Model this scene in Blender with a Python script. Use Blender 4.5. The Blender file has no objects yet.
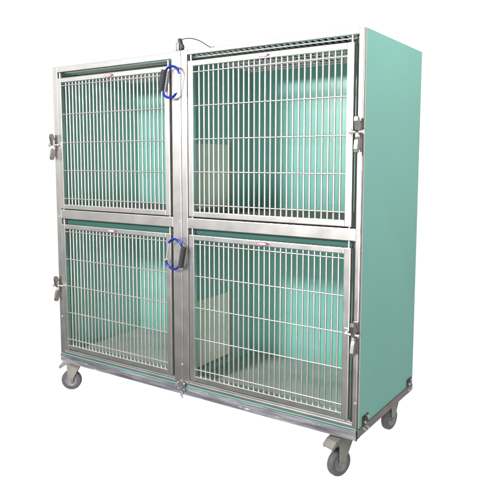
import bpy, bmesh, math, random
from mathutils import Vector, Matrix
random.seed(7)
sc = bpy.context.scene
C = sc.collection
ZO = 0.235                       # height of the cabinet's underside above the floor

# ------------------------------------------------------------------ helpers
WL = {}                          # world location of every empty / mesh

def obj(name, bm, mat, parent=None, smooth=False):
    """one mesh object; geometry is given in world coordinates (z above cabinet base)"""
    bmesh.ops.recalc_face_normals(bm, faces=bm.faces)
    c = Vector((0, 0, 0)); n = len(bm.verts)
    lo = Vector((1e9,)*3); hi = Vector((-1e9,)*3)
    for v in bm.verts:
        for i in range(3):
            lo[i] = min(lo[i], v.co[i]); hi[i] = max(hi[i], v.co[i])
    c = (lo + hi)/2
    for v in bm.verts: v.co -= c
    me = bpy.data.meshes.new(name); bm.to_mesh(me); bm.free()
    me.materials.append(mat)
    o = bpy.data.objects.new(name, me); C.objects.link(o)
    w = c + Vector((0, 0, ZO))
    if smooth:
        for p in me.polygons: p.use_smooth = True
        try: me.set_sharp_from_angle(angle=math.radians(38))
        except Exception: pass
    if parent:
        o.parent = parent; o.location = w - WL[parent.name]
    else: o.location = w
    WL[o.name] = w
    return o

def empty(name, loc):
    o = bpy.data.objects.new(name, None); C.objects.link(o)
    o.empty_display_size = .1
    o.location = loc; WL[o.name] = Vector(loc); return o

def tag(o, label=None, cat=None, group=None, kind=None):
    if label: o['label'] = label
    if cat: o['category'] = cat
    if group: o['group'] = group
    if kind: o['kind'] = kind
    return o

def box(bm, x0, x1, y0, y1, z0, z1, bev=.0015):
    r = bmesh.ops.create_cube(bm, size=1)
    vs = r['verts']
    for v in vs:
        v.co = Vector((x0 if v.co.x < 0 else x1, y0 if v.co.y < 0 else y1, z0 if v.co.z < 0 else z1))
    if bev:
        es = list({e for v in vs for e in v.link_edges})
        bmesh.ops.bevel(bm, geom=es, offset=bev, segments=2, affect='EDGES', profile=.6)

def obox(bm, M, sx, sy, sz, bev=.001):
    r = bmesh.ops.create_cube(bm, size=1); vs = r['verts']
    for v in vs: v.co = Vector((v.co.x*sx, v.co.y*sy, v.co.z*sz))
    if bev:
        es = list({e for v in vs for e in v.link_edges})
        g = bmesh.ops.bevel(bm, geom=es, offset=bev, segments=2, affect='EDGES', profile=.6)
        vs = list({v for f in g['faces'] for v in f.verts} | {v for v in vs if v.is_valid})
    for v in vs: v.co = M @ v.co

def cyl(bm, a, b, r, seg=10, r2=None, cap=True):
    a = Vector(a); b = Vector(b); d = b - a; L = d.length
    q = d.to_track_quat('Z', 'Y').to_matrix().to_4x4()
    M = Matrix.Translation((a+b)/2) @ q
    bmesh.ops.create_cone(bm, cap_ends=cap, segments=seg, radius1=r, radius2=r if r2 is None else r2, depth=L, matrix=M)

def tube(bm, pts, r, seg=8, closed=False, rf=None):
    pts = [Vector(p) for p in pts]; n = len(pts); rings = []
    up = None
    for i, p in enumerate(pts):
        if closed: t = (pts[(i+1) % n]-pts[i-1])
        else: t = pts[min(i+1, n-1)]-pts[max(i-1, 0)]
        t.normalize()
        if up is None:
            up = Vector((0, 0, 1)) if abs(t.z) < .9 else Vector((0, 1, 0))
        u = (up - t*up.dot(t)).normalized(); up = u; w = t.cross(u)
        rr = r if rf is None else rf(i/(n-1))*r
        rings.append([bm.verts.new(p + (u*math.cos(2*math.pi*k/seg)+w*math.sin(2*math.pi*k/seg))*rr) for k in range(seg)])
    m = n if closed else n-1
    for i in range(m):
        A, B = rings[i], rings[(i+1) % n]
        for k in range(seg):
            bm.faces.new((A[k], A[(k+1) % seg], B[(k+1) % seg], B[k]))
    if not closed:
        bm.faces.new(rings[0][::-1]); bm.faces.new(rings[-1])

def lathe(bm, M, prof, seg=40):
    """profile = closed list of (axial, radius), turned about local X"""
    rings = []
    for k in range(seg):
        a = 2*math.pi*k/seg
        rings.append([bm.verts.new(M @ Vector((h, r*math.cos(a), r*math.sin(a)))) for h, r in prof])
    n = len(prof)
    for k in range(seg):
        A, B = rings[k], rings[(k+1) % seg]
        for j in range(n):
            bm.faces.new((A[j], A[(j+1) % n], B[(j+1) % n], B[j]))

def prism(bm, M, outline, t):
    """flat outline in local YZ plane, thickness t along X"""
    a = [bm.verts.new(M @ Vector((-t/2, y, z))) for y, z in outline]
    b = [bm.verts.new(M @ Vector((t/2, y, z))) for y, z in outline]
    n = len(a)
    bm.faces.new(a[::-1]); bm.faces.new(b)
    for i in range(n): bm.faces.new((a[i], a[(i+1) % n], b[(i+1) % n], b[i]))

# ------------------------------------------------------------------ materials
def mat(name):
    m = bpy.data.materials.new(name); m.use_nodes = True
    nt = m.node_tree; b = nt.nodes['Principled BSDF']
    return m, nt, b

def noise(nt, scale, detail=4, stretch=(1, 1, 1), rough=.55):
    tc = nt.nodes.new('ShaderNodeTexCoord'); mp = nt.nodes.new('ShaderNodeMapping')
    mp.inputs['Scale'].default_value = stretch
    nt.links.new(tc.outputs['Object'], mp.inputs['Vector'])
    n = nt.nodes.new('ShaderNodeTexNoise'); n.inputs['Scale'].default_value = scale
    n.inputs['Detail'].default_value = detail; n.inputs['Roughness'].default_value = rough
    nt.links.new(mp.outputs['Vector'], n.inputs['Vector'])
    return n

def ramp(nt, src, stops):
    r = nt.nodes.new('ShaderNodeValToRGB'); e = r.color_ramp.elements
    while len(e) < len(stops): e.new(.5)
    for k, (p, c) in enumerate(stops):
        e[k].position = p; e[k].color = (*c, 1) if len(c) == 3 else c
    nt.links.new(src, r.inputs['Fac']); return r

def bump(nt, b, src, strength, dist=.001):
    n = nt.nodes.new('ShaderNodeBump'); n.inputs['Strength'].default_value = strength
    n.inputs['Distance'].default_value = dist
    nt.links.new(src, n.inputs['Height']); nt.links.new(n.outputs['Normal'], b.inputs['Normal'])

def steel(name, c0, c1, metal=.55, r0=.3, r1=.5, stretch=(1, 1, 60), sc_=14, blotch=.5):
    m, nt, b = mat(name)
    n = noise(nt, sc_, 5, stretch); n2 = noise(nt, 9, 4)
    mx = nt.nodes.new('ShaderNodeMix'); mx.data_type = 'FLOAT'; mx.inputs[0].default_value = blotch
    nt.links.new(n.outputs['Fac'], mx.inputs[2]); nt.links.new(n2.outputs['Fac'], mx.inputs[3])
    rp = ramp(nt, mx.outputs[0], [(.3, c0), (.7, c1)])
    nt.links.new(rp.outputs['Color'], b.inputs['Base Color'])
    rr = nt.nodes.new('ShaderNodeMapRange'); rr.inputs['To Min'].default_value = r0; rr.inputs['To Max'].default_value = r1
    nt.links.new(n2.outputs['Fac'], rr.inputs['Value']); nt.links.new(rr.outputs['Result'], b.inputs['Roughness'])
    b.inputs['Metallic'].default_value = metal
    bump(nt, b, n.outputs['Fac'], .12, .0006)
    return m

STEEL = steel('brushed_steel', (.52, .50, .488), (.66, .642, .63), metal=.95, r0=.26, r1=.38, stretch=(50, 50, 1))
STEELH = steel('brushed_steel_horizontal', (.52, .50, .488), (.66, .642, .63), metal=.95, r0=.26, r1=.38, stretch=(1, 50, 50))
WIRE = steel('steel_wire', (.50, .46, .45), (.62, .575, .565), metal=.85, r0=.3, r1=.4, stretch=(1, 1, 1), sc_=40)
GAPSHADE = steel('dark_gap_shade', (.05, .045, .04), (.09, .08, .075), metal=.3, r0=.5, r1=.7, stretch=(1, 1, 1))  # dark tone stands in for shade in the door gaps
MESHM = steel('bright_ceiling_mesh', (.82, .8, .78), (.9, .88, .86), metal=.0, r0=.3, r1=.4, stretch=(1, 1, 1), sc_=40)
RAILM = steel('dull_side_rail_steel', (.16, .145, .13), (.26, .24, .22), metal=.6, r0=.35, r1=.6, stretch=(1, 1, 1), sc_=12)
DARKM = steel('dark_trim_steel', (.10, .075, .065), (.2, .16, .14), metal=.7, r0=.3, r1=.5, stretch=(1, 1, 1))
BLACKM = steel('blackened_steel', (.02, .02, .02), (.05, .05, .05), metal=.5, r0=.35, r1=.55, stretch=(1, 1, 1))
GREYPL = steel('dark_grey_plate', (.11, .11, .13), (.2, .2, .225), metal=.5, r0=.3, r1=.5, stretch=(1, 1, 1))
LATCHM = steel('cast_latch_metal', (.14, .135, .13), (.32, .31, .30), metal=.8, r0=.25, r1=.45, stretch=(1, 1, 1), sc_=25)
BRIGHT = steel('polished_steel', (.62, .6, .6), (.8, .78, .77), metal=.8, r0=.18, r1=.3, stretch=(1, 1, 1))
FORKM = steel('zinc_plated_fork', (.15, .145, .13), (.24, .235, .21), metal=.35, r0=.35, r1=.5, stretch=(1, 1, 1))

# mottled galvanised / aluminium channel with scuffs
m, nt, b = mat('scuffed_aluminium')
n = noise(nt, 9, 8, (.5, 7, 7), .65); n2 = noise(nt, 60, 6, (.22, 1, 1.6), .7)
rp = ramp(nt, n.outputs['Fac'], [(.34, (.12, .115, .135)), (.5, (.24, .24, .265)), (.66, (.46, .46, .49))])
rp2 = ramp(nt, n2.outputs['Fac'], [(.62, (0, 0, 0)), (.67, (1, 1, 1))])
mx = nt.nodes.new('ShaderNodeMix'); mx.data_type = 'RGBA'
nt.links.new(rp2.outputs['Color'], mx.inputs[0]); nt.links.new(rp.outputs['Color'], mx.inputs[6]); mx.inputs[7].default_value = (.8, .8, .82, 1)
nt.links.new(mx.outputs[2], b.inputs['Base Color'])
b.inputs['Metallic'].default_value = .55; b.inputs['Roughness'].default_value = .38
bump(nt, b, n2.outputs['Fac'], .25, .001)
ALU = m

def laminate(name, c0, c1, rough=.4, spec=.5, bmp=.06, sc_=3):
    m, nt, b = mat(name)
    n = noise(nt, sc_, 4); n2 = noise(nt, 260, 2)
    rp = ramp(nt, n.outputs['Fac'], [(.3, c0), (.7, c1)])
    nt.links.new(rp.outputs['Color'], b.inputs['Base Color'])
    b.inputs['Roughness'].default_value = rough; b.inputs['Specular IOR Level'].default_value = spec
    rr = nt.nodes.new('ShaderNodeMapRange'); rr.inputs['To Min'].default_value = rough-.05; rr.inputs['To Max'].default_value = rough+.08
    nt.links.new(n.outputs['Fac'], rr.inputs['Value']); nt.links.new(rr.outputs['Result'], b.inputs['Roughness'])
    bump(nt, b, n2.outputs['Fac'], bmp, .0005)
    return m
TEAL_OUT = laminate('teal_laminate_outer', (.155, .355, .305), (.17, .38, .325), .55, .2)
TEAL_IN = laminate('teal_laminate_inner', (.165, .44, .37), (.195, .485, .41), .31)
TEAL_LIFT = laminate('teal_laminate_lightened', (.235, .47, .415), (.27, .515, .455), .4)  # inner teal lightened, standing in for light the side walls lack
TEAL_EDGE = laminate('teal_panel_edge', (.10, .24, .20), (.13, .29, .25), .45)
HEADSHADE = laminate('teal_gap_shade', (.018, .062, .052), (.028, .085, .072), .5, .2)  # dark teal stands in for shade above the lower doors
PANEL = laminate('beige_green_panel', (.68, .71, .60), (.76, .78, .68), .38, sc_=4)

# textured kennel floor
m, nt, b = mat('pebbled_grey_floor')
n = noise(nt, 5, 5)
rp = ramp(nt, n.outputs['Fac'], [(.35, (.31, .35, .325)), (.65, (.42, .465, .435))])
nt.links.new(rp.outputs['Color'], b.inputs['Base Color'])
v = nt.nodes.new('ShaderNodeTexVoronoi'); v.inputs['Scale'].default_value = 95
tc = nt.nodes.new('ShaderNodeTexCoord'); nt.links.new(tc.outputs['Object'], v.inputs['Vector'])
bump(nt, b, v.outputs['Distance'], .4, .002); b.inputs['Roughness'].default_value = .38
FLOORM = m

def plain(name, col, rough=.5, metal=0, sc_=30, var=.2, bmp=.1):
    m, nt, b = mat(name)
    n = noise(nt, sc_, 5)
    rp = ramp(nt, n.outputs['Fac'], [(.3, tuple(c*(1-var) for c in col)), (.7, tuple(min(1, c*(1+var)) for c in col))])
    nt.links.new(rp.outputs['Color'], b.inputs['Base Color'])
    b.inputs['Roughness'].default_value = rough; b.inputs['Metallic'].default_value = metal
    bump(nt, b, n.outputs['Fac'], bmp, .001)
    return m
TYRE = plain('grey_rubber', (.065, .06, .063), .65)
RIM = plain('grey_wheel_hub', (.13, .13, .145), .45)
FOAM = plain('black_foam', (.018, .018, .02), .8, sc_=160, bmp=.8)
BLUE = plain('blue_anodised_aluminium', (.010, .028, .33), .25, .5, bmp=.02)
CABLE = plain('black_cable_sheath', (.03, .03, .03), .5)
FLOORD = plain('dull_grey_shelf_floor', (.13, .125, .115), .75)
PFRAME = plain('brownish_panel_frame', (.33, .27, .22), .45, .3)
PURPLE = plain('purple_badge_enamel', (.17, .03, .10), .75, bmp=.02)
BADGEW = plain('white_badge_print', (.7, .62, .68), .4, var=.05, bmp=.02)
COVER = plain('dark_top_cover', (.008, .01, .009), 1.0)
COVER.node_tree.nodes['Principled BSDF'].inputs['Specular IOR Level'].default_value = 0

# ------------------------------------------------------------------ dimensions
W, H, D = 1.708, 1.5, .616
LP0, LP1 = 0.0, .035                      # left post
CP0, CP1 = .797, .883                     # centre post
RP0, RP1 = 1.6845, 1.7035                 # right post
MB0, MB1 = .7240, .7715                   # middle rail
TR0 = 1.4785                              # underside of top rail
BR1 = .0215                               # top of bottom rail
FD = .025                                 # depth of the frame tubes

root = empty('dog_kennel', (W/2, D/2, 0))
tag(root, 'stainless steel bank of four dog kennels with turquoise side panel on grey casters', 'dog kennel')

# ------------------------------------------------------------------ front frame
def part(name, m, build, parent=root, smooth=False):
    bm = bmesh.new(); build(bm); return obj(name, bm, m, parent, smooth)

part('corner_post', STEEL, lambda bm: box(bm, LP0, LP1, 0, FD, 0, H, .003))
part('corner_post', STEEL, lambda bm: box(bm, RP0, RP1, 0, FD, 0, H, .003))
def centre(bm):
    box(bm, CP0, .8475, 0, FD, 0, H+.004, .0035)
    box(bm, .8490, CP1, .001, FD, 0, H+.004, .0035)
part('centre_post', STEEL, centre)
for (a, c, tr) in ((LP1, CP0, 1.4710), (CP1, RP0, 1.4805)):
    part('top_rail', STEELH, lambda bm: box(bm, a, c, .0008, FD, tr, H-.0008, .0025))
    part('middle_rail', STEELH, lambda bm: box(bm, a, c, .0008, FD, MB0, MB1, .003))
    def brail(bm):
        box(bm, a, c, .0008, FD, 0.0008, .0125, .002)
        box(bm, a, c, .004, FD-.001, .0128, BR1, .002)
    part('bottom_rail', STEELH, brail)
# small screws and hinge pins on the posts
scr = []
for x, z in ((.838, .752), (.842, .092), (1.694, .748), (1.697, .10), (1.697, 1.30), (.018, 1.37), (.018, .735), (.018, .20)):
    def s(bm, x=x, z=z):
        cyl(bm, (x, -.0028, z), (x, .002, z), .0045, 12)
        cyl(bm, (x, -.0036, z), (x, -.0026, z), .0026, 12)
    part('screw', BRIGHT, s)

# ------------------------------------------------------------------ shell
def slab(name, m, x0, x1, y0, y1, z0, z1, bev=.001, parent=root):
    return part(name, m, lambda bm: box(bm, x0, x1, y0, y1, z0, z1, bev), parent)

sp = slab('side_panel', TEAL_OUT, 1.7040, 1.7085, .0125, D+.012, -.0030, H+.001)
tag(sp, 'smooth turquoise right side panel')
slab('edge_trim', DARKM, 1.7037, 1.7080, .0005, .0080, -.002, H)
slab('panel_edge', BADGEW, 1.7040, 1.7082, .0084, .0121, -.002, H, .0004)
slab('side_panel', TEAL_LIFT, -.0012, -.0002, .026, D+.012, 0, H)
FU = .7790
slab('back_panel', TEAL_IN, .0120, .8330, .603, .615, 0.0, H-.012)
slab('back_panel', TEAL_IN, .8470, 1.6900, .603, .615, 0.0, H-.012)
slab('inner_wall', TEAL_LIFT, .0005, .0115, FD+.001, .6155, 0.002, H-.012)
slab('inner_wall', TEAL_IN, 1.6905, 1.7030, FD+.001, .6155, 0.002, H-.012)
slab('divider_wall', TEAL_LIFT, .8335, .8465, FD+.001, .6155, 0.002, H-.012)
slab('rear_cover', TEAL_OUT, .0005, 1.7035, .6158, .6245, 0.002, H-.002)
for a, c in ((.0120, .8330), (.8470, 1.6900)):
    slab('kennel_floor', FLOORM, a, c, FD+.0005, .6025, -.0015, .004, .0008)
    slab('kennel_floor', FLOORD, a, c, FD+.0005, .6025, FU-.006, FU, .0008)
    slab('kennel_ceiling', TEAL_LIFT, a, c, FD+.0005, .6025, .738, .750, .0008)
    # open wire mesh ceiling of the upper kennels under a dark cover
    def mesh(bm, a=a, c=c):
        n = int((c-a-.02)/.0275)
        for i in range(n+1):
            x = a+.01+i*.0275
            cyl(bm, (x, .028, 1.4815), (x, .600, 1.4815), .0031, 8)
        for j in range(9):
            y = .050+j*.0640
            cyl(bm, (a+.002, y, 1.4768), (c-.002, y, 1.4768), .0030, 8)
    part('ceiling_mesh', MESHM, mesh, root, True)
slab('top_cover', COVER, .002, 1.7030, FD+.001, .6025, 1.4930, 1.4985)

# movable panel on the divider in both right-hand kennels
for zb, zt in ((FU+.004, 1.105), (.030, .372)):
    pn = slab('transfer_panel', PANEL, .8470, .8495, .032, .366, zb+.02, zt-.002)
    tag(pn, 'beige green guard panel on the divider wall')
    part('panel_frame', PFRAME, lambda bm: (box(bm, .8470, .8550, .367, .3760, zb-.004, zt+.006, .001), box(bm, .8470, .8530, .030, .366, zb+.006, zb+.019, .001)), pn)

# ------------------------------------------------------------------ doors
XL = [i for i in range(27)]
def door(x0, x1, z0, z1, side, up):
    st = .028
    d = empty('kennel_door', (((x0+x1)/2), 0, z0+ZO)); d.parent = root
    d.location = Vector(((x0+x1)/2, 0, z0+ZO)) - WL[root.name]
    def fr(bm):
        box(bm, x0, x0+st, -.006, .016, z0, z1, .003)
        box(bm, x1-st, x1, -.006, .016, z0, z1, .003)
        box(bm, x0+st, x1-st, -.0055, .0155, z1-st+.004, z1-.0004, .003)
        box(bm, x0+st, x1-st, -.0055, .0155, z0+.0004, z0+st-.003, .003)
    part('door_frame', STEEL, fr, d)
    for x in (x0+.012, x1-.012):
        part('pivot_pin', STEEL, lambda bm: cyl(bm, (x, .006, z1-.004), (x, .006, z1+.026), .0050, 14), d, True)
        part('pivot_pin', STEEL, lambda bm: cyl(bm, (x, .006, z0-.010), (x, .006, z0+.004), .0050, 14), d, True)
    xa, xb = x0+st, x1-st
    def grille(bm):
        n = 27; s = (xb-xa)/(n+1)
        for i in range(n):
            x = xa+s*(i+1)
            j1, j2 = random.uniform(-.0006, .0006), random.uniform(-.0006, .0006)
            cyl(bm, (x+j1, .0075, z0+st-.008), (x+j2, .0075, z1-st+.008), .0040, 10)
    part('vertical_bars', WIRE, grille, d, True)
    def cross(bm):
        for dz in (.085, .229, .371, .514, .658):
            z = z0+dz-(.030)
            cyl(bm, (xa-.006, .0012, z), (xb+.006, .0012, z), .0028, 10)
            for i in range(27):                      # resistance-weld spots at each crossing
                x = xa+(xb-xa)/28*(i+1)
                r = .0040*random.uniform(.9, 1.12)
                bmesh.ops.create_icosphere(bm, subdivisions=1, radius=r, matrix=Matrix.Translation((x, .0022, z+random.uniform(-.0006, .0006))) @ Matrix.Diagonal((1, 1, .9, 1)))
    part('cross_wires', WIRE, cross, d, True)
    # oval badge on the top rail
    cx, cz = (x0+x1)/2, z1-.0125
    bd = bmesh.new()
    ring = [Vector((cx+.030*math.cos(a), 0, cz+.0070*math.sin(a))) for a in [2*math.pi*k/40 for k in range(40)]]
    A = [bd.verts.new(v+Vector((0, -.0060, 0))) for v in ring]; B = [bd.verts.new(v+Vector((0, -.0080, 0))) for v in ring]
    bd.faces.new(A); bd.faces.new(B[::-1])
    for i in range(40): bd.faces.new((A[i], A[(i+1) % 40], B[(i+1) % 40], B[i]))
    b_ = obj('badge', bd, PURPLE, d)
    def disc(bm):
        # pale field inside the purple rim, set toward the left
        o = [(cx-.004+.0215*math.cos(t), cz+.0046*math.sin(t)) for t in [2*math.pi*k/32 for k in range(32)]]
        A = [bm.verts.new((x, -.0080, z)) for x, z in o]; B = [bm.verts.new((x, -.0084, z)) for x, z in o]
        bm.faces.new(B[::-1]); bm.faces.new(A)
        for k in range(32): bm.faces.new((A[k], A[(k+1) % 32], B[(k+1) % 32], B[k]))
    part('badge_field', BADGEW, disc, b_)
    def mark(bm):
        P = [(-.014, .0032), (-.018, .0022), (-.0195, 0), (-.017, -.0028), (-.012, -.0030), (-.009, -.001), (-.006, .0035), (-.0055, .000), (-.006, -.0032),
             (-.002, .0005), (.0005, .0008), (.000, -.0026), (.003, -.0020), (.005, .0008), (.006, -.0024), (.009, .001), (.011, -.0022), (.015, .0012)]
        tube(bm, [(cx+u, -.0086, cz+w) for u, w in P], .00085, 6)
    part('badge_script', PURPLE, mark, b_, True)
    return d

ZL0, ZL1 = .0290, .6985
ZU0, ZU1 = .7770, 1.4500
dUL = door(.0390, .7870, ZU0-.0015, 1.4415, -1, True)
dUR = door(.8930, 1.6690, ZU0, 1.4530, 1, True)
dLL = door(.0390, .7870, ZL0+.001, ZL1-.002, -1, False)
dLR = door(.8930, 1.6690, ZL0, ZL1, 1, False)
tag(dUL, 'upper left barred door'); tag(dUR, 'upper right barred door')
tag(dLL, 'lower left barred door'); tag(dLR, 'lower right barred door')

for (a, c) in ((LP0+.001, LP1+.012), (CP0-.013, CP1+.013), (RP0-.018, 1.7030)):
    slab('gap_shade_strip', GAPSHADE, a, c, FD+.0002, FD+.0008, .001, TR0-.001, 0)  # dark strips added behind the side gaps to read as shade

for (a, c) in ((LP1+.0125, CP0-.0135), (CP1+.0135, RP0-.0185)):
    slab('gap_shade_strip', HEADSHADE, a, c, FD+.0002, FD+.0008, .6900, MB0+.002, 0)  # dark teal strip added behind the top gap in place of shade

# ------------------------------------------------------------------ latches
def latch(x, z, zb, s):
    """s = -1 left posts, +1 right posts; lever body on the post, bolt across to the door stile"""
    def body(bm):
        box(bm, x-.0095, x+.0095, -.004, .0005, z-.062, z+.062, .001)          # back plate
        for q in (1, -1):                                                       # two flared paddles
            pts = [(-.005, .008), (-.028, .007), (-.035, .018), (-.042, .050), (-.040, .064), (-.030, .067), (-.022, .060), (-.019, .046), (-.005, .040)]
            prism(bm, Matrix.Translation((x+s*.002, 0, z)), [(y, q*w) for y, w in pts], .0135)
        cyl(bm, (x, -.004, z+.045), (x, -.010, z+.045), .006, 12)
        cyl(bm, (x, -.004, z-.045), (x, -.010, z-.045), .006, 12)
    l = part('latch', LATCHM, body, root)
    def bolt(bm):
        cyl(bm, (x+s*.026, -.027, zb), (x-s*.034, -.020, zb), .0050, 12)
        cyl(bm, (x-s*.034, -.022, zb), (x-s*.034, -.005, zb), .0060, 12)
        cyl(bm, (x+s*.022, -.027, zb), (x+s*.027, -.0275, zb), .0080, 12)
        cyl(bm, (x, -.022, zb-.024), (x, -.022, zb+.024), .0065, 12)
    part('latch_bolt', BRIGHT, bolt, l, True)
    def keep(bm):
        xx = x-s*.036
        box(bm, xx-.008, xx+.008, -.0095, -.0058, zb-.018, zb+.018, .001)
    part('keeper', STEEL, keep, l)
latch(.0175, 1.095, 1.105, -1)
latch(.0175, .355, .372, -1)
latch(1.6935, 1.118, 1.128, 1)
latch(1.6935, .358, .374, 1)

# ------------------------------------------------------------------ base
slab('base_board', TEAL_EDGE, .0005, 1.7030, .0035, .612, -.0085, -.0020, .0006)
def chan(bm):
    z0, z1 = -.0480, -.0095
    box(bm, -.0005, 1.7030, -.0010, .0035, z0, z1, .0014)
    box(bm, -.0005, 1.7030, .0038, .045, z1-.0045, z1-.0003, .001)
    box(bm, -.0005, 1.7030, -.0040, -.0012, z1-.0060, z1-.0002, .001)
    box(bm, -.0005, 1.7030, .0038, .040, z0+.0002, z0+.004, .001)
part('base_channel', ALU, chan)
part('base_channel', ALU, lambda bm: box(bm, .001, 1.7030, .585, .6200, -.0470, -.0100, .001))
def srail(x0, x1):
    def f(bm):
        box(bm, x0, x1, .0040, .6225, -.0350, -.0090, .0015)
        box(bm, x0+.0008, x1-.0008, .0045, .6220, -.0087, -.0048, .0008)
    return f
part('side_rail', RAILM, srail(1.7035, 1.7125))
part('side_rail', RAILM, srail(-.008, -.001))
slab('end_cap', BLACKM, 1.7032, 1.7068, -.0030, .0036, -.0480, -.0060)
def brk(y0, y1, zt):
    def f(bm):
        box(bm, 1.7090, 1.7125, y0, y1, -.0040, zt, .001)
        box(bm, 1.7090, 1.7150, y0+.012, y1-.012, .004, zt-.006, .001)
    p = part('corner_bracket', BLACKM, f)
    for y, z in ((y0+.016, .010), (y1-.016, zt-.010), (y0+.010, -.016), (y1-.012, -.020)):
        def bb(bm):
            cyl(bm, (1.7115, y, z), (1.7185, y, z), .0058, 6)
            cyl(bm, (1.7184, y, z), (1.7215, y, z), .0032, 10)
        part('bolt', BRIGHT, bb, p)
brk(.042, .098, .036); brk(.548, .604, .032)
def cp(bm):
    M = Matrix.Translation((.8435, 0, -.0065)) @ Matrix.Rotation(math.radians(90), 4, 'Z')
    o = [(.0230*math.cos(math.radians(22.5+45*k)), .0210*math.sin(math.radians(22.5+45*k))) for k in range(8)]
    prism(bm, M @ Matrix.Translation((-.0065, 0, 0)), o, .007)
    prism(bm, M @ Matrix.Translation((-.0115, 0, 0)), [(a*.6, c*.6) for a, c in o], .004)
c_ = part('joining_plate', GREYPL, cp)
for dx, dz in ((-.018, .014), (.017, .013), (-.017, -.014), (.018, -.014)):
    part('bolt', BRIGHT, lambda bm: cyl(bm, (.8435+dx, -.0135, -.0065+dz), (.8435+dx, -.0095, -.0065+dz), .0044, 8), c_)
def hook(bm):
    box(bm, .8370, .8500, -.0085, -.0045, -.0560, -.0300, .001)
    cyl(bm, (.8480, -.0070, -.030), (.8480, -.0070, -.064), .0035, 10)
part('drop_tab', BRIGHT, hook)

# ------------------------------------------------------------------ casters
def caster(wx, wy, ang, off=.030, pedal=True):
    """wheel centre, ang = heading of the wheel plane (pedal direction), degrees"""
    R_ = .0545; zc = -ZO+R_
    p = Vector((math.cos(math.radians(ang)), math.sin(math.radians(ang)), 0))
    ax = Vector((-p.y, p.x, 0))
    B = Matrix(((ax.x, p.x, 0, wx), (ax.y, p.y, 0, wy), (0, 0, 1, zc), (0, 0, 0, 1)))  # local X axle, Y heading, Z up
    S = B @ Matrix.Translation((0, -off, 0))
    top = -.0490 - zc
    def frk(bm):
        obox(bm, S @ Matrix.Translation((0, 0, top-.002)), .078, .066, .004, .001)
        cyl(bm, S @ Vector((0, 0, top-.004)), S @ Vector((0, 0, top-.018)), .024, 24, .026)
        obox(bm, S @ Matrix.Translation((0, .004, top-.021)), .048, .060, .006, .002)
        for sx in (-1, 1):
            o = [(-.027, top-.018), (off+.012, top-.018), (off+.020, top-.030), (off+.016, .018), (off+.011, -.006), (off, -.012), (off-.011, -.006), (off-.014, .012), (-.020, top-.048)]
            o = [(y-off*0, z) for y, z in o]
            prism(bm, S @ Matrix.Translation((sx*.0225, 0, 0)), o, .0035)
    f = part('caster', FORKM, frk, root)
    def tyre(bm):
        w = .0155; prof = [(-w, .030), (-w, R_-.006), (-w+.003, R_-.002), (-w*.45, R_), (w*.45, R_), (w-.003, R_-.002), (w, R_-.006), (w, .030)]
        lathe(bm, B, prof, 48)
    t = part('wheel', TYRE, tyre, f, True)
    def rim(bm):
        prof = [(-.0125, .010), (-.0125, .024), (-.0150, .0275), (-.0162, .0310), (-.0145, .0345), (.0145, .0345), (.0162, .0310), (.0150, .0275), (.0125, .024), (.0125, .010)]
        lathe(bm, B, prof, 40)
        cyl(bm, B @ Vector((-.0200, 0, 0)), B @ Vector((.0200, 0, 0)), .0125, 20)
    part('wheel_hub', RIM, rim, f, True)
    for sx in (-1, 1):
        part('axle_nut', RAILM, lambda bm: cyl(bm, B @ Vector((sx*.0225, 0, 0)), B @ Vector((sx*.0285, 0, 0)), .0075, 6), f)
    if pedal:
        def pd(bm):
            # broad ribbed foot brake reaching out over the wheel
            y0 = .018
            o = [(y0, top-.013), (off+.016, top-.017), (off+.042, top-.028), (off+.062, top-.048), (off+.060, top-.057), (off+.053, top-.056), (off+.036, top-.044), (off+.012, top-.032), (y0, top-.026)]
            prism(bm, S, o, .056)
            for k in range(3):
                obox(bm, S @ Matrix.Translation((0, off+.002+.012*k, top-.0150-.0030*k*k)), .044, .0045, .004, .0008)
            for sx in (-1, 1):
                prism(bm, S @ Matrix.Translation((sx*.0235, 0, 0)), [(y, z-.004) for y, z in o], .0028)
        part('brake_pedal', FORKM, pd, f)
    return f
caster(-.022, .086, 214, .032)
caster(1.6095, .052, 249, .030)
caster(1.6180, .585, 262, .030, False)
caster(.0700, .560, 240, .030, False)

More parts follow.
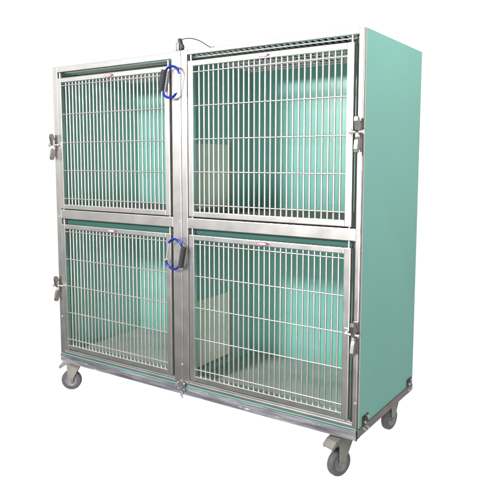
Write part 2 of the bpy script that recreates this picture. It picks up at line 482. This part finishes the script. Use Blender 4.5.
# ------------------------------------------------------------------ carabiners
def carabiner(cx, cz, grip_side, tilt, label, y=-.030):
    """large blue carabiner; long axis vertical; black foam sleeve on its spine, sprung gate opposite"""
    t = math.radians(tilt)
    e = empty('carabiner', (cx, y, cz-.07+ZO))
    tag(e, label, 'carabiner', 'blue carabiners with black foam grips')
    def P(u, w, dy=0):
        u *= grip_side
        return (cx+u*math.cos(t)-w*math.sin(t), y+dy, cz+u*math.sin(t)+w*math.cos(t))
    a, bq = .047, .068
    def pt(k):                      # rounded D outline by angle
        ang = math.radians(k); c, s = math.cos(ang), math.sin(ang)
        n = 2.3
        return a*math.copysign(abs(c)**(2/n), c), bq*math.copysign(abs(s)**(2/n), s)
    bm = bmesh.new()
    tube(bm, [P(*pt(k)) for k in range(-52, 53, 4)], .0055, 10)
    spine = obj('spine', bm, BLUE, e, True)
    bm = bmesh.new(); tube(bm, [P(*pt(k)) for k in range(50, 146, 5)], .0055, 10); obj('upper_hook', bm, BLUE, e, True)
    bm = bmesh.new(); tube(bm, [P(*pt(k)) for k in range(-145, -49, 5)], .0055, 10); obj('lower_hook', bm, BLUE, e, True)
    # foam sleeve with finger ridges
    bm = bmesh.new()
    N = 40
    tube(bm, [P(a+.001, -.047+.094*k/N) for k in range(N+1)], .0130, 16, rf=lambda s: (.80 if s in (0, 1) else 1)*(1+.045*math.sin(s*math.pi*14)))
    obj('foam_grip', bm, FOAM, e, True)
    bm = bmesh.new()
    A, Bp = pt(145), pt(-145)
    tube(bm, [P(A[0], A[1]-.001), P(A[0]*.985, 0), P(Bp[0], Bp[1]+.001)], .0036, 10)
    obj('gate', bm, BRIGHT, e, True)
    bm = bmesh.new()
    cyl(bm, P(Bp[0]-.001, Bp[1]+.004, -.006), P(Bp[0]-.001, Bp[1]+.004, .006), .0042, 12)
    obj('gate_rivet', bm, BRIGHT, e, True)
    return e
carabiner(.8185, 1.3660, -1, -13, 'blue carabiner with black foam grip on its left, clipped beside the upper left door')
carabiner(.8270, .6080, 1, -12, 'blue carabiner with black foam grip on its right, clipped beside the lower left door')

# ------------------------------------------------------------------ clip and cable on top
cc = empty('cable_clip', (.838, .012, H+.004+ZO))
tag(cc, 'small steel clip with a thin black cable on top of the centre post', 'cable clip')
def clipb(bm):
    box(bm, .822, .838, .002, .022, H+.0042, H+.040, .002)
    box(bm, .8300, .8345, .004, .020, H+.0044, H+.048, .001)
    cyl(bm, (.830, .001, H+.034), (.830, .023, H+.034), .006, 14)
part('clip_body', LATCHM, clipb, cc, True)
def clipj(bm):
    M = Matrix.Translation((.845, .010, H+.030)) @ Matrix.Rotation(math.radians(-14), 4, 'Y')
    obox(bm, M, .010, .020, .050, .002)
    obox(bm, M @ Matrix.Translation((.0075, 0, -.012)), .006, .016, .018, .002)
part('clip_jaw', BLACKM, clipj, cc)
def cab(bm):
    K = [(.846, .050), (.866, .0525), (.885, .0520), (.905, .0490), (.925, .0435), (.945, .0350), (.965, .0240), (.985, .0110), (.999, .0035), (1.02, .0030)]
    tube(bm, [(x, .010+.012*i/9, H+z) for i, (x, z) in enumerate(K)], .0019, 8)
part('cable', CABLE, cab, cc, True)

# ------------------------------------------------------------------ added white floor, glowing so no shadow falls on it
m = bpy.data.materials.new('white_glow_floor'); m.use_nodes = True; nt = m.node_tree
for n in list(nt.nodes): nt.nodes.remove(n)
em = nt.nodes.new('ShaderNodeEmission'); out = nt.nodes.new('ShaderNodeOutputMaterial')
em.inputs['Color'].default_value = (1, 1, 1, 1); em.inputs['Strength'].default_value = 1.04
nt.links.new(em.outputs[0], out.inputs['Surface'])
bm = bmesh.new()
vs = [bm.verts.new((x, y, -ZO-.0005)) for x, y in ((-.35, -.12), (1.80, -.12), (1.80, 1.3), (-.35, 1.3))]
bm.faces.new(vs)
sw = obj('glow_floor', bm, m, None); tag(sw, 'plain white glowing floor added under the kennel', 'floor', kind='structure')

# ------------------------------------------------------------------ light
# invented surround: white behind the kennel, elsewhere graded bright above, dark below for reflections
w = bpy.data.worlds.new('World'); sc.world = w; w.use_nodes = True
nt = w.node_tree; bg = nt.nodes['Background']
tc = nt.nodes.new('ShaderNodeTexCoord')
sx = nt.nodes.new('ShaderNodeSeparateXYZ'); nt.links.new(tc.outputs['Generated'], sx.inputs[0])
dt = nt.nodes.new('ShaderNodeVectorMath'); dt.operation = 'DOT_PRODUCT'; nt.links.new(tc.outputs['Generated'], dt.inputs[0])
dt.inputs[1].default_value = (-.56, .83, 0)
mr = nt.nodes.new('ShaderNodeMapRange'); mr.interpolation_type = 'SMOOTHSTEP'
mr.inputs['From Min'].default_value = .38; mr.inputs['From Max'].default_value = .58
nt.links.new(dt.outputs['Value'], mr.inputs['Value'])
zr = nt.nodes.new('ShaderNodeMapRange'); zr.inputs['From Min'].default_value = -1; zr.inputs['From Max'].default_value = 1
nt.links.new(sx.outputs['Z'], zr.inputs['Value'])
GR = [(-1, .04), (-.42, .06), (-.26, .12), (-.10, .36), (.01, .95), (.10, 1.5), (.35, 1.3), (.65, .5), (1, .4)]
rp = ramp(nt, zr.outputs['Result'], [((z+1)/2, (v*.5, v*.5, v*.497)) for z, v in GR])
mx = nt.nodes.new('ShaderNodeMix'); mx.data_type = 'RGBA'; nt.links.new(mr.outputs['Result'], mx.inputs[0])
nt.links.new(rp.outputs['Color'], mx.inputs[6]); mx.inputs[7].default_value = (.52, .52, .52, 1)
nt.links.new(mx.outputs[2], bg.inputs['Color']); bg.inputs['Strength'].default_value = 2.0

def area(name, loc, target, sx, sy, power, col=(1, 1, 1)):
    l = bpy.data.lights.new(name, 'AREA'); l.shape = 'RECTANGLE'; l.size = sx; l.size_y = sy; l.energy = power; l.color = col
    o = bpy.data.objects.new(name, l); C.objects.link(o); o.location = loc
    o.rotation_euler = (Vector(target)-Vector(loc)).to_track_quat('-Z', 'Y').to_euler()
    return o
area('key_softbox', (.42, -2.7, 2.08), (.95, .3, 1.1), .45, .26, 165, (1, .985, .96))
area('side_softbox', (3.0, .2, 2.6), (1.7, .3, 1.45), .6, .6, 30, (1, .99, .97))
area('front_fill', (2.5, -3.5, .5), (.9, .3, 1.1), 1.8, .7, 88, (1, .99, .97))  # unseen fill added to brighten the ceiling mesh and kennel interiors

# ------------------------------------------------------------------ camera
cam = bpy.data.cameras.new('Camera'); co = bpy.data.objects.new('Camera', cam); C.objects.link(co)
cam.sensor_width = 36; cam.lens = 36*1.2389
cam.shift_x = 11.3267/500; cam.shift_y = -23.7832/500
co.location = (2.6194, -2.1378, 1.0234+ZO)
co.rotation_euler = (math.pi/2-.1049, 0, .5998)
cam.clip_end = 100; cam.clip_start = .05
sc.camera = co
sc.view_settings.view_transform = 'Standard'; sc.view_settings.look = 'None'; sc.view_settings.exposure = 0
